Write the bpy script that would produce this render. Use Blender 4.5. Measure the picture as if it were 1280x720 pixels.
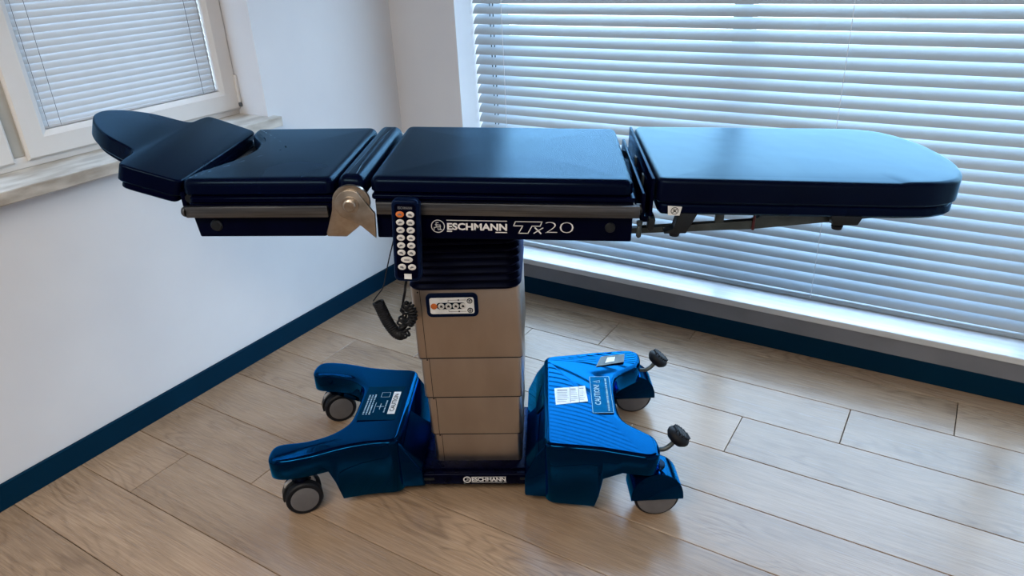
import bpy, bmesh, math, random
from mathutils import Matrix, Vector
random.seed(7)
for o in list(bpy.data.objects): bpy.data.objects.remove(o, do_unlink=True)
scene = bpy.context.scene
C = scene.collection
R = math.radians
PI = math.pi

# ------------------------------------------------------------------ camera
YAW, PITCH, ROLL = -0.5734616 + R(29.17), 0.4457834, 0.0483170
fw = Vector((math.sin(YAW)*math.cos(PITCH), math.cos(YAW)*math.cos(PITCH), -math.sin(PITCH)))
rt = Vector((math.cos(YAW), -math.sin(YAW), 0)); dn = fw.cross(rt)
r2 = rt*math.cos(ROLL) + dn*math.sin(ROLL); d2 = -rt*math.sin(ROLL) + dn*math.cos(ROLL)
cam_data = bpy.data.cameras.new('camera'); cam = bpy.data.objects.new('camera', cam_data); C.objects.link(cam)
cam_data.sensor_width = 36; cam_data.lens = 909.567/1280*36; cam_data.clip_start = .05
m = Matrix.Identity(4)
for i in range(3):
    m[i][0] = r2[i]; m[i][1] = -d2[i]; m[i][2] = -fw[i]
m[0][3], m[1][3], m[2][3] = .23834, -1.81467, 1.45
cam.matrix_world = m
scene.camera = cam

# ------------------------------------------------------------------ view, world, lights
vs = scene.view_settings
vs.view_transform = 'Standard'; vs.look = 'None'; vs.gamma = 1; vs.use_curve_mapping = False
vs.exposure = 0.0
SKY = 1.0
world = bpy.data.worlds.new('sky'); scene.world = world; world.use_nodes = True
nt = world.node_tree; nt.nodes.clear()
wo = nt.nodes.new('ShaderNodeOutputWorld'); bg = nt.nodes.new('ShaderNodeBackground')
tc = nt.nodes.new('ShaderNodeTexCoord'); sx = nt.nodes.new('ShaderNodeSeparateXYZ'); mr = nt.nodes.new('ShaderNodeMapRange'); cr = nt.nodes.new('ShaderNodeValToRGB')
nt.links.new(tc.outputs['Generated'], sx.inputs[0]); nt.links.new(sx.outputs['Z'], mr.inputs[0])
mr.inputs[1].default_value = -1; mr.inputs[2].default_value = 1
nt.links.new(mr.outputs[0], cr.inputs[0]); nt.links.new(cr.outputs[0], bg.inputs[0]); nt.links.new(bg.outputs[0], wo.inputs[0])
e = cr.color_ramp.elements
e[0].position = .47; e[0].color = (.42, .47, .52, 1)
e[1].position = .50; e[1].color = (.80, .92, 1, 1)
n_ = e.new(.62); n_.color = (.62, .80, 1, 1)
n_ = e.new(1.0); n_.color = (.36, .60, 1, 1)
bg.inputs[1].default_value = 12.3*SKY

# room frame: local x runs along the window wall, local y goes out through it, z up, origin in the floor corner
M_ROOM = Matrix.Translation((-.43979, 1.47157, 0)) @ Matrix.Rotation(-R(29.17), 4, 'Z')

def area(name, loc, rot, sx_, sy_, energy, color=(1,1,1), portal=False, frame=M_ROOM):
    l = bpy.data.lights.new(name, 'AREA'); l.shape = 'RECTANGLE'; l.size = sx_; l.size_y = sy_; l.energy = energy; l.color = color
    if portal: l.cycles.is_portal = True
    o = bpy.data.objects.new(name, l); C.objects.link(o)
    o.matrix_world = frame @ Matrix.Translation(loc) @ rot
    return o
RX = lambda a: Matrix.Rotation(R(a), 4, 'X')
RY = lambda a: Matrix.Rotation(R(a), 4, 'Y')
RZ = lambda a: Matrix.Rotation(R(a), 4, 'Z')
T = lambda x, y, z: Matrix.Translation((x, y, z))
area('window_portal', (1.97, .34, 1.3), RX(-90), 3.3, 2.3, 1, portal=True)
area('window_portal', (-.34, -1.55, 1.55), RY(-90), 1.35, 1.7, 1, portal=True)

# ------------------------------------------------------------------ material helpers
def mat(name, base, rough=.5, metal=0, spec=.5, tint=None, coat=0, aniso=0):
    mt = bpy.data.materials.new(name); mt.use_nodes = True
    b = mt.node_tree.nodes['Principled BSDF']
    b.inputs['Base Color'].default_value = (*base, 1); b.inputs['Roughness'].default_value = rough
    b.inputs['Metallic'].default_value = metal; b.inputs['Specular IOR Level'].default_value = spec
    if tint: b.inputs['Specular Tint'].default_value = (*tint, 1)
    b.inputs['Coat Weight'].default_value = coat; b.inputs['Anisotropic'].default_value = aniso
    return mt
def nodes(mt):
    t = mt.node_tree
    return t, t.nodes['Principled BSDF'], (lambda k: t.nodes.new('ShaderNode'+k)), t.links.new
def noise_var(mt, c1, c2, scale, stretch=(1,1,1), detail=4, bump=0, bdist=.002, rough=None, lo=.35, hi=.65):
    t, b, N, L = nodes(mt)
    tc = N('TexCoord'); mp = N('Mapping'); mp.inputs['Scale'].default_value = stretch
    nz = N('TexNoise'); nz.inputs['Scale'].default_value = scale; nz.inputs['Detail'].default_value = detail
    L(tc.outputs['Object'], mp.inputs[0]); L(mp.outputs[0], nz.inputs['Vector'])
    r = N('ValToRGB'); r.color_ramp.elements[0].position = lo; r.color_ramp.elements[1].position = hi
    r.color_ramp.elements[0].color = (*c1, 1); r.color_ramp.elements[1].color = (*c2, 1)
    L(nz.outputs['Fac'], r.inputs[0]); L(r.outputs[0], b.inputs['Base Color'])
    if bump:
        bp = N('Bump'); bp.inputs['Strength'].default_value = bump; bp.inputs['Distance'].default_value = bdist
        L(nz.outputs['Fac'], bp.inputs['Height']); L(bp.outputs[0], b.inputs['Normal'])
    if rough:
        m2 = N('MapRange'); m2.inputs[3].default_value = rough[0]; m2.inputs[4].default_value = rough[1]
        L(nz.outputs['Fac'], m2.inputs[0]); L(m2.outputs[0], b.inputs['Roughness'])
    return mt
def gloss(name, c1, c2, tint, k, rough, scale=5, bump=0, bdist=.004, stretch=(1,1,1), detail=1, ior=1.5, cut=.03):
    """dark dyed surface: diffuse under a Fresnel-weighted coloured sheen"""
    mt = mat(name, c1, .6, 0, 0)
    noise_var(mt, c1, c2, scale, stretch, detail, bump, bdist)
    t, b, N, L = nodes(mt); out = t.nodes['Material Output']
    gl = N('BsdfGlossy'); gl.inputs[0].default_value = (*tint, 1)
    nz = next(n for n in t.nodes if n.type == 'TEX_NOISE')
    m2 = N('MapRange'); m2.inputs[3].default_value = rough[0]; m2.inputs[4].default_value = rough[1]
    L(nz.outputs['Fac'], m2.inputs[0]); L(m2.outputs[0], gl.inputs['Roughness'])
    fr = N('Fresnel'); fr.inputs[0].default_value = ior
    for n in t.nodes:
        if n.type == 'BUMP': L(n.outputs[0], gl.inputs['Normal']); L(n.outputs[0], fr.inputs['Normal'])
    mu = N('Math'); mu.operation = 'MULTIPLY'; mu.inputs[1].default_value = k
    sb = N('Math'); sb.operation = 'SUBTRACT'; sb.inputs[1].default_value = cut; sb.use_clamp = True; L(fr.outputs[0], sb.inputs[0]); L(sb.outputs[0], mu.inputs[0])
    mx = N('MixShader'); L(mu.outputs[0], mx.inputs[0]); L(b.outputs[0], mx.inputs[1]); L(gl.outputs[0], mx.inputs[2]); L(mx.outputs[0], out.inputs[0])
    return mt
M = {}
BLUE = (.3, .7, 1.0)
M['vinyl'] = gloss('navy_vinyl', (.0003,.0008,.009), (.0005,.0012,.012), (.40,.72,1), .74, (.22,.30), 4, .10)
M['vinyl_leg'] = gloss('navy_vinyl_slack', (.0003,.0006,.009), (.0005,.001,.012), (.48,.79,1), .94, (.26,.38), 5, .22, .006, (1.6,1,1), 2)
M['paint'] = gloss('navy_gloss_paint', (.0003,.0004,.007), (.0005,.0006,.009), (.35,.6,.85), .6, (.14,.24), 14)
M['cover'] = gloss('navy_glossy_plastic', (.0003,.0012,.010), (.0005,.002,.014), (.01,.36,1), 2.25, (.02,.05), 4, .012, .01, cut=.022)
M['base'] = gloss('navy_base_metal', (.0003,.0004,.005), (.0006,.0008,.008), (.5,.6,.9), .5, (.2,.35), 40)
M['rail'] = noise_var(mat('brushed_steel_rail', (.30,.29,.28), .35, 1), (.075,.08,.09), (.13,.135,.145), 30, stretch=(.2,2,6), rough=(.3,.5))
M['steel'] = noise_var(mat('brushed_stainless_steel', (.62,.56,.5), .3, 1), (.36,.30,.255), (.41,.345,.295), 12, stretch=(1,1,.4), rough=(.30,.40))
M['hinge'] = noise_var(mat('turned_steel', (.55,.5,.44), .3, 1), (.31,.27,.225), (.42,.375,.33), 40, rough=(.25,.4))
M['rubber'] = noise_var(mat('black_rubber', (.006,.008,.012), .6, 0, .3), (.0012,.0022,.005), (.002,.0036,.008), 60, bump=.2, bdist=.001)
M['bellows'] = gloss('black_bellows_fabric', (.0002,.0003,.004), (.0004,.0006,.006), (.4,.5,.9), .5, (.35,.5), 50)
M['darkplastic'] = gloss('dark_swivel_plastic', (.0006,.001,.006), (.001,.0016,.008), (.3,.6,1), .8, (.2,.3), 30)
M['dark'] = noise_var(mat('dark_metal', (.012,.018,.024), .4, .4), (.004,.007,.011), (.007,.011,.016), 30)
M['barsteel'] = noise_var(mat('dull_grey_steel', (.05,.065,.07), .45, .6), (.04,.052,.056), (.06,.075,.08), 25)
M['disc'] = noise_var(mat('grey_wheel_plastic', (.20,.20,.21), .45), (.095,.095,.105), (.12,.12,.13), 20)
M['bracket'] = noise_var(mat('light_grey_bracket', (.35,.35,.36), .4, .3), (.3,.3,.31), (.4,.4,.41), 20)
M['print'] = noise_var(mat('white_print', (.62,.62,.64), .5), (.58,.58,.6), (.66,.66,.68), 30)
M['sticker'] = noise_var(mat('white_sticker', (.62,.64,.66), .35), (.56,.58,.6), (.68,.7,.72), 40)
M['inkgrey'] = noise_var(mat('grey_ink', (.10,.11,.13), .5), (.08,.09,.11), (.13,.14,.16), 40)
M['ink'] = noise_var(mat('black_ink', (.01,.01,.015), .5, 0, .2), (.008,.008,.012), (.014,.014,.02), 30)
M['labelblue'] = gloss('dark_label_film', (.0006,.004,.012), (.001,.006,.016), (.01,.34,.75), 1.7, (.06,.10), 20, cut=.022)
M['paleprint'] = noise_var(mat('pale_blue_print', (.26,.4,.5), .5), (.22,.36,.46), (.3,.44,.54), 40)
M['orange'] = noise_var(mat('orange_button', (.50,.12,.02), .4), (.45,.1,.015), (.55,.14,.025), 30)
M['red'] = noise_var(mat('red_mark', (.18,.01,.015), .4), (.03,.003,.006), (.045,.004,.008), 30)
M['remote'] = gloss('navy_handset_plastic', (.0008,.003,.016), (.0012,.0045,.022), (.4,.6,1), .8, (.25,.35), 30)
M['button'] = noise_var(mat('white_button', (.55,.55,.55), .4), (.5,.5,.5), (.6,.6,.6), 30)
M['wall'] = noise_var(mat('white_wall_paint', (.62,.65,.70), .6, 0, .3), (.635,.65,.69), (.67,.685,.72), 3, bump=.05, bdist=.002)
M['sill_shade'] = noise_var(mat('shaded_wall_below_sill', (.2,.2,.21), .5), (.145,.155,.18), (.175,.185,.215), 6)  # wall below the sill, its shade put into a darker grey
M['wall_low_bounce'] = noise_var(mat('grey_low_bounce_wall', (.2,.2,.21), .6), (.18,.18,.19), (.22,.22,.23), 3)
M['ceil'] = noise_var(mat('white_ceiling_paint', (.75,.75,.75), .8), (.73,.73,.73), (.77,.77,.77), 3)
M['skirt'] = noise_var(mat('dark_teal_skirting', (.004,.022,.045), .5, 0, .05), (.0006,.018,.042), (.0008,.021,.048), 5)
M['upvc'] = noise_var(mat('white_window_plastic', (.66,.64,.63), .35), (.64,.62,.61), (.68,.66,.65), 4)
M['upvc_side'] = noise_var(mat('beige_window_seal', (.42,.40,.36), .5), (.39,.37,.33), (.45,.43,.39), 10)
M['gasket'] = noise_var(mat('dark_green_gasket', (.02,.05,.06), .5), (.015,.04,.05), (.025,.06,.07), 20)
M['marble'] = noise_var(mat('beige_marble', (.5,.47,.43), .35), (.34,.31,.27), (.60,.58,.54), 22, stretch=(1,.35,1), detail=8)
M['sillwhite'] = noise_var(mat('white_sill_laminate', (.78,.8,.82), .25), (.52,.55,.58), (.64,.66,.69), 8, stretch=(.3,6,1))
M['cord'] = noise_var(mat('white_cord', (.7,.72,.74), .6), (.66,.68,.7), (.74,.76,.78), 40)
M['fill_body'] = noise_var(mat('white_fill_housing', (.8,.8,.8), .5), (.78,.78,.78), (.82,.82,.82), 10)

def slat_material(name, col, trans):
    mt = bpy.data.materials.new(name); mt.use_nodes = True
    t, b, N, L = nodes(mt)
    out = t.nodes['Material Output']
    tc = N('TexCoord'); nz = N('TexNoise'); nz.inputs['Scale'].default_value = 3
    L(tc.outputs['Object'], nz.inputs['Vector'])
    r = N('ValToRGB'); r.color_ramp.elements[0].color = (*[c*.95 for c in col], 1); r.color_ramp.elements[1].color = (*col, 1)
    L(nz.outputs['Fac'], r.inputs[0]); L(r.outputs[0], b.inputs['Base Color'])
    b.inputs['Roughness'].default_value = .38; b.inputs['Specular IOR Level'].default_value = .4
    tr = N('BsdfTranslucent'); L(r.outputs[0], tr.inputs[0])
    mx = N('MixShader'); mx.inputs[0].default_value = trans
    L(b.outputs[0], mx.inputs[1]); L(tr.outputs[0], mx.inputs[2]); L(mx.outputs[0], out.inputs[0])
    return mt
M['slat'] = slat_material('white_blind_slat', (.375,.435,.485), .035)
M['slat_small'] = slat_material('white_small_slat', (.50,.515,.54), .02)

def glass_material():
    mt = bpy.data.materials.new('window_glass'); mt.use_nodes = True
    t, b, N, L = nodes(mt); out = t.nodes['Material Output']
    tp = N('BsdfTransparent'); tp.inputs[0].default_value = (.94,.97,.97,1)
    gl = N('BsdfGlossy'); gl.inputs['Roughness'].default_value = .02
    mx = N('MixShader'); mx.inputs[0].default_value = .06
    L(tp.outputs[0], mx.inputs[1]); L(gl.outputs[0], mx.inputs[2]); L(mx.outputs[0], out.inputs[0])
    return mt
M['glass'] = glass_material()

def wood_material():
    mt = bpy.data.materials.new('oak_laminate'); mt.use_nodes = True
    t, b, N, L = nodes(mt)
    def math_(op, a=None, bb=None):
        n = N('Math'); n.operation = op
        for i, v in enumerate((a, bb)):
            if v is None: continue
            if hasattr(v, 'links'): L(v, n.inputs[i])
            else: n.inputs[i].default_value = v
        return n.outputs[0]
    tc = N('TexCoord'); oi = N('ObjectInfo')
    cmb = N('CombineXYZ')
    L(math_('MULTIPLY', oi.outputs['Random'], 37.0), cmb.inputs[0]); L(math_('MULTIPLY', oi.outputs['Random'], 91.0), cmb.inputs[2])
    add = N('VectorMath'); add.operation = 'ADD'; L(tc.outputs['Object'], add.inputs[0]); L(cmb.outputs[0], add.inputs[1])
    def noise(stretch, scale, detail=4, dist=0):
        mp = N('Mapping'); mp.inputs['Scale'].default_value = stretch; L(add.outputs[0], mp.inputs[0])
        nz = N('TexNoise'); nz.inputs['Scale'].default_value = scale; nz.inputs['Detail'].default_value = detail; nz.inputs['Distortion'].default_value = dist
        L(mp.outputs[0], nz.inputs['Vector']); return nz.outputs['Fac']
    low = noise((1.1, 5.5, 1), 1.5, 2, .3)                 # cathedral contour field
    rings = math_('SINE', math_('MULTIPLY', low, 95.0))
    rings = math_('MULTIPLY', math_('ADD', rings, 1.0), .5)
    rings = math_('POWER', rings, 3.0)
    fine = noise((3, 90, 1), 2.2, 5)
    pores = noise((9, 260, 1), 2.0, 2)
    blot = noise((1, 3, 1), 2.6, 3)
    mask = N('MapRange'); mask.inputs[1].default_value = .42; mask.inputs[2].default_value = .62
    L(noise((.8, 2.5, 1), 2.0, 1), mask.inputs[0])
    rg = math_('MULTIPLY', rings, mask.outputs[0])
    g = math_('ADD', math_('MULTIPLY', rg, .10), math_('ADD', math_('MULTIPLY', fine, .40), math_('ADD', math_('MULTIPLY', blot, .32), math_('MULTIPLY', pores, .24))))
    ramp = N('ValToRGB'); els = ramp.color_ramp.elements
    els[0].position = .34; els[0].color = (.375,.25,.15,1)
    els[1].position = .70; els[1].color = (.165,.10,.056,1)
    k = els.new(.5); k.color = (.28,.18,.104,1)
    L(g, ramp.inputs[0])
    hs = N('HueSaturation')
    L(math_('ADD', math_('MULTIPLY', oi.outputs['Random'], .22), .88), hs.inputs['Value'])
    hs.inputs['Saturation'].default_value = .86
    L(ramp.outputs[0], hs.inputs['Color']); L(hs.outputs[0], b.inputs['Base Color'])
    rr = N('MapRange'); rr.inputs[3].default_value = .20; rr.inputs[4].default_value = .32; L(fine, rr.inputs[0]); L(rr.outputs[0], b.inputs['Roughness'])
    bp = N('Bump'); bp.inputs['Strength'].default_value = .28; bp.inputs['Distance'].default_value = .0012
    L(math_('MULTIPLY', g, -1.0), bp.inputs['Height']); L(bp.outputs[0], b.inputs['Normal'])
    b.inputs['Specular IOR Level'].default_value = .5
    return mt
M['wood'] = wood_material()
M['subfloor'] = noise_var(mat('dark_underlay', (.03,.022,.016), .8), (.025,.018,.013), (.035,.026,.02), 10)

# ------------------------------------------------------------------ mesh helpers
def finish(bm, name, material, parent=None, mtx=None, smooth=True, angle=35):
    bmesh.ops.recalc_face_normals(bm, faces=bm.faces)
    me = bpy.data.meshes.new(name); bm.to_mesh(me); bm.free()
    if smooth:
        for p in me.polygons: p.use_smooth = True
        me.set_sharp_from_angle(angle=R(angle))
    me.materials.append(M[material] if isinstance(material, str) else material)
    return link(name, me, parent, mtx)
def link(name, me, parent=None, mtx=None):
    o = bpy.data.objects.new(name, me); C.objects.link(o)
    if parent is not None: o.parent = parent
    if mtx is not None: o.matrix_local = mtx
    return o
def tag(o, label=None, cat=None, group=None, kind=None):
    if label: o['label'] = label
    if cat: o['category'] = cat
    if group: o['group'] = group
    if kind: o['kind'] = kind
    return o
def thing(name, label, cat, mtx=None, group=None):
    o = bpy.data.objects.new(name, None); C.objects.link(o); o.empty_display_size = .05
    if mtx is not None: o.matrix_local = mtx
    return tag(o, label, cat, group)
def bx(bm, x0, x1, y0, y1, z0, z1, bev=0, seg=2, mtx=None):
    vs_ = [bm.verts.new(p) for p in ((x0,y0,z0),(x1,y0,z0),(x1,y1,z0),(x0,y1,z0),(x0,y0,z1),(x1,y0,z1),(x1,y1,z1),(x0,y1,z1))]
    fs = [bm.faces.new([vs_[i] for i in f]) for f in ((3,2,1,0),(4,5,6,7),(0,1,5,4),(1,2,6,5),(2,3,7,6),(3,0,4,7))]
    es = list({e_ for f in fs for e_ in f.edges})
    allv = vs_
    if bev:
        r = bmesh.ops.bevel(bm, geom=es, offset=bev, segments=seg, affect='EDGES', profile=.5)
        allv = list({v for f in r['faces'] for v in f.verts} | {v for v in vs_ if v.is_valid})
    if mtx is not None: bmesh.ops.transform(bm, matrix=mtx, verts=allv)
def box(name, material, x0, x1, y0, y1, z0, z1, parent=None, bev=0, seg=2, mtx=None):
    bm = bmesh.new(); bx(bm, x0, x1, y0, y1, z0, z1, bev, seg)
    return finish(bm, name, material, parent, mtx)
def rrect(x0, x1, y0, y1, r, n=5):
    pts = []
    for cx, cy, a0 in ((x1-r, y0+r, -90), (x1-r, y1-r, 0), (x0+r, y1-r, 90), (x0+r, y0+r, 180)):
        for i in range(n+1):
            a = R(a0 + 90*i/n); pts.append((cx + r*math.cos(a), cy + r*math.sin(a)))
    return pts
def chaikin(pts, n=3):
    for _ in range(n):
        out = []
        for i, p in enumerate(pts):
            q = pts[(i+1) % len(pts)]
            out.append((p[0]*.75+q[0]*.25, p[1]*.75+q[1]*.25)); out.append((p[0]*.25+q[0]*.75, p[1]*.25+q[1]*.75))
        pts = out
    return pts
def offset(pts, d):
    n = len(pts); out = []
    for i in range(n):
        p0, p1, p2 = Vector(pts[i-1]), Vector(pts[i]), Vector(pts[(i+1) % n])
        a = (p1-p0).normalized() if (p1-p0).length > 1e-9 else Vector((0,0)); b = (p2-p1).normalized() if (p2-p1).length > 1e-9 else a
        t = (a+b); t = t.normalized() if t.length > 1e-6 else a
        nrm = Vector((-t.y, t.x))                       # inward for CCW
        k = max(.6, nrm.dot(Vector((-a.y, a.x))) or 1)
        q = p1 + nrm*d/k; out.append((q.x, q.y))
    return out
def rings_mesh(bm, rings, cap0=True, cap1=True):
    vr = [[bm.verts.new(p) for p in r] for r in rings]
    n = len(vr[0])
    for a, b in zip(vr, vr[1:]):
        for i in range(n):
            j = (i+1) % n
            try: bm.faces.new((a[i], a[j], b[j], b[i]))
            except ValueError: pass
    if cap0: bm.faces.new(list(reversed(vr[0])))
    if cap1: bm.faces.new(vr[-1])
    return vr
def slab(bm, outline, z0, z1, rt_=.01, rb=.004, dome=None, seg=5, zt=None, zb=None):
    """plan outline (CCW) raised from z0 to z1 with rounded top edge, optional pillow dome"""
    ztf = zt or (lambda x, y: z1); zbf = zb or (lambda x, y: z0)
    rings = []
    o = offset(outline, rb); rings.append([(x, y, zbf(*outline[i])) for i, (x, y) in enumerate(o)])
    rings.append([(x, y, zbf(x, y)+rb) for x, y in outline])
    for s in range(seg+1):
        a = PI/2*s/seg
        o = offset(outline, rt_*(1-math.cos(a)))
        rings.append([(x, y, ztf(*outline[i]) - rt_ + rt_*math.sin(a)) for i, (x, y) in enumerate(o)])
    if dome:
        last = rings[-1]; xs = [p[0] for p in last]; ys = [p[1] for p in last]
        cx, cy, hx, hy = (max(xs)+min(xs))/2, (max(ys)+min(ys))/2, (max(xs)-min(xs))/2, (max(ys)-min(ys))/2
        for f in (.04, .09, .16, .25, .37, .52, .7, .88):
            ring = []
            for p in last:
                x, y = p[0]+(cx-p[0])*f, p[1]+(cy-p[1])*f
                ring.append((x, y, p[2] + dome*(1-abs((x-cx)/hx)**3)*(1-abs((y-cy)/hy)**3)))
            rings.append(ring)
    rings_mesh(bm, rings)
def lathe(bm, prof, n=24, mtx=None, cap=True):
    """profile of (radius, height) about local z"""
    rings = [[(r*math.cos(2*PI*i/n), r*math.sin(2*PI*i/n), h) for i in range(n)] for r, h in prof]
    vr = rings_mesh(bm, rings, cap, cap)
    if mtx is not None: bmesh.ops.transform(bm, matrix=mtx, verts=[v for r in vr for v in r])
def tube(bm, pts, r, n=8):
    P = [Vector(p) for p in pts]; rings = []; up = None
    for i, p in enumerate(P):
        t = (P[min(i+1, len(P)-1)] - P[max(i-1, 0)]).normalized()
        if up is None: up = t.orthogonal().normalized()
        up = (up - t*up.dot(t)); up = up.normalized() if up.length > 1e-6 else t.orthogonal().normalized()
        s = t.cross(up); rr = r[i] if isinstance(r, (list, tuple)) else r
        rings.append([tuple(p + (up*math.cos(2*PI*k/n) + s*math.sin(2*PI*k/n))*rr) for k in range(n)])
    rings_mesh(bm, rings)
def smooth_path(pts, k=6):
    P = [Vector(p) for p in pts]; out = []
    for i in range(len(P)-1):
        a, b, c, d = P[max(i-1,0)], P[i], P[i+1], P[min(i+2,len(P)-1)]
        for j in range(k):
            t = j/k
            out.append(.5*((2*b)+(c-a)*t+(2*a-5*b+4*c-d)*t*t+(3*b-a-3*c+d)*t**3))
    out.append(P[-1]); return out
def prism(bm, poly, d0, d1, bev=0, mtx=None, seg=2):
    """polygon in local xz pulled along y from d0 to d1"""
    a = [bm.verts.new((x, d0, z)) for x, z in poly]; b = [bm.verts.new((x, d1, z)) for x, z in poly]
    fs = [bm.faces.new(a), bm.faces.new(list(reversed(b)))]
    n = len(poly)
    for i in range(n): fs.append(bm.faces.new((a[i], b[i], b[(i+1) % n], a[(i+1) % n])))
    vsx = a+b
    if bev:
        r = bmesh.ops.bevel(bm, geom=list({e_ for f in fs for e_ in f.edges}), offset=bev, segments=seg, affect='EDGES', profile=.5)
        vsx = list({v for f in r['faces'] for v in f.verts} | {v for v in vsx if v.is_valid})
    if mtx is not None: bmesh.ops.transform(bm, matrix=mtx, verts=vsx)
def text_mesh(bm, s, size, mtx, bold=0, width=None, align='CENTER', shear=0):
    cu = bpy.data.curves.new('lettering', 'FONT'); cu.body = s; cu.size = size; cu.align_x = align; cu.align_y = 'CENTER'; cu.offset = bold; cu.resolution_u = 3; cu.shear = shear
    ob = bpy.data.objects.new('lettering', cu); C.objects.link(ob)
    dg = bpy.context.evaluated_depsgraph_get(); dg.update()
    me = bpy.data.meshes.new_from_object(ob.evaluated_get(dg))
    if width:
        xs = [v.co.x for v in me.vertices]; w0 = max(xs)-min(xs); c0 = (max(xs)+min(xs))/2
        me.transform(Matrix.Diagonal((width/w0, 1, 1, 1)) @ T(-c0, 0, 0))
    me.transform(mtx); bm.from_mesh(me)
    bpy.data.objects.remove(ob); bpy.data.meshes.remove(me); bpy.data.curves.remove(cu)
def polyline(bm, pts, w, closed=False):
    """flat stroke in local xy"""
    n = len(pts); seg = n if closed else n-1
    for i in range(seg):
        a, b = Vector(pts[i]), Vector(pts[(i+1) % n]); d = (b-a).normalized()*w/2; q = Vector((-d.y, d.x))
        vv = [bm.verts.new((*p, 0)) for p in (a-d-q, b+d-q, b+d+q, a-d+q)]
        bm.faces.new(vv)
def ring2d(bm, cx, cy, r, w, n=24):
    a = [bm.verts.new((cx+(r-w/2)*math.cos(2*PI*i/n), cy+(r-w/2)*math.sin(2*PI*i/n), 0)) for i in range(n)]
    b = [bm.verts.new((cx+(r+w/2)*math.cos(2*PI*i/n), cy+(r+w/2)*math.sin(2*PI*i/n), 0)) for i in range(n)]
    for i in range(n):
        j = (i+1) % n; bm.faces.new((a[i], b[i], b[j], a[j]))
def rect2d(bm, x0, x1, y0, y1): bm.faces.new([bm.verts.new(p) for p in ((x0,y0,0),(x1,y0,0),(x1,y1,0),(x0,y1,0))])
def poly2d(bm, pts): bm.faces.new([bm.verts.new((*p, 0)) for p in pts])
FRONT = RX(90)                    # local xy print -> faces -y
def flat(bm, name, material, parent, mtx): return finish(bm, name, material, parent, mtx, smooth=False)

# ------------------------------------------------------------------ the room
XR, YN, ZC = 3.9, -4.6, 2.7        # far ends of the room
W = .012                           # walls stand just behind the skirting face
def structure(name, bm, material, parent=None):
    o = finish(bm, name, material, parent, M_ROOM if parent is None else None, smooth=False)
    if parent is None: o['kind'] = 'structure'
    return o
bm = bmesh.new(); bx(bm, -W, XR, YN, W, -.06, -.012); floor = structure('floor', bm, 'subfloor')
# oak planks: rows parallel to the window wall
PW, PL, GAP = .2055, 1.22, .0011
plank_cache = {}
def plank(x0, x1, y0, y1):
    lx, ly = x1-x0, y1-y0
    key = (round(lx, 4), round(ly, 4))
    if key not in plank_cache:
        bm = bmesh.new(); b = .0012; x, y = lx/2-GAP, ly/2-GAP
        rings_mesh(bm, [[(-x,-y,-.011),(x,-y,-.011),(x,y,-.011),(-x,y,-.011)], [(-x,-y,-b*.8),(x,-y,-b*.8),(x,y,-b*.8),(-x,y,-b*.8)],
                        [(-x+b,-y+b,0),(x-b,-y+b,0),(x-b,y-b,0),(-x+b,y-b,0)]])
        o = finish(bm, 'floor_plank', 'wood', floor, smooth=False); plank_cache[key] = o.data
    else: o = link('floor_plank', plank_cache[key], floor)
    o.location = ((x0+x1)/2, (y0+y1)/2, 0)
    return o
k = -1
while True:
    t0 = .075 + PW*k; t1 = t0 + PW
    if t0 > -YN: break
    a0, a1 = max(t0, -W), min(t1, -YN)
    j = 2.344 - .298*(k+0) ; j -= math.ceil((j+W)/PL)*PL
    while j < XR:
        x0, x1 = max(j, -W), min(j+PL, XR)
        if x1-x0 > .01 and a1-a0 > .01: plank(x0, x1, -a1, -a0)
        j += PL
    k += 1
# window wall (far), with a wide low opening
BX0, BX1, BZ0, BZ1, BT = .333, 3.62, .145, 2.45, .36
bm = bmesh.new()
bx(bm, -.4, BX0, W, BT, -.06, ZC); bx(bm, BX1, XR, W, BT, -.06, ZC); bx(bm, BX0, BX1, W, BT, -.06, BZ0); bx(bm, BX0, BX1, W, BT, BZ1, ZC)
structure('wall_far', bm, 'wall')
# left wall with the smaller window
AT0, AT1, AZ0, AZ1, AX = .727, 2.33, .865, 2.25, -.36
bm = bmesh.new()
bx(bm, AX, -W, -AT0, W, -.06, ZC); bx(bm, AX, -W, YN, -AT1, -.06, ZC); bx(bm, AX, -W, -AT1, -AT0, -.06, AZ0); bx(bm, AX, -W, -AT1, -AT0, AZ1, ZC)
structure('wall_left', bm, 'wall')
bm = bmesh.new(); bx(bm, XR, XR+.15, YN-.15, BT, -.06, ZC); structure('wall_right', bm, 'wall')
bm = bmesh.new(); bx(bm, AX, XR, YN-.15, YN, -.06, ZC); structure('wall_back', bm, 'wall_low_bounce')  # unseen wall, coloured dark grey to cut bounced light
bm = bmesh.new(); bx(bm, AX, XR+.15, YN-.15, BT, ZC, ZC+.12); structure('ceiling', bm, 'ceil')
def skirting(name, x0, x1, y0, y1):
    bm = bmesh.new(); bx(bm, x0, x1, y0, y1, 0, .081, .003, 2); structure(name, bm, 'skirt')
skirting('baseboard_far', 0, XR, 0, W)
skirting('baseboard_left', -W, 0, YN, W)
skirting('baseboard_right', XR-.012, XR, YN, 0)
skirting('baseboard_back', 0, XR-.012, YN, YN+.012)

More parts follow.
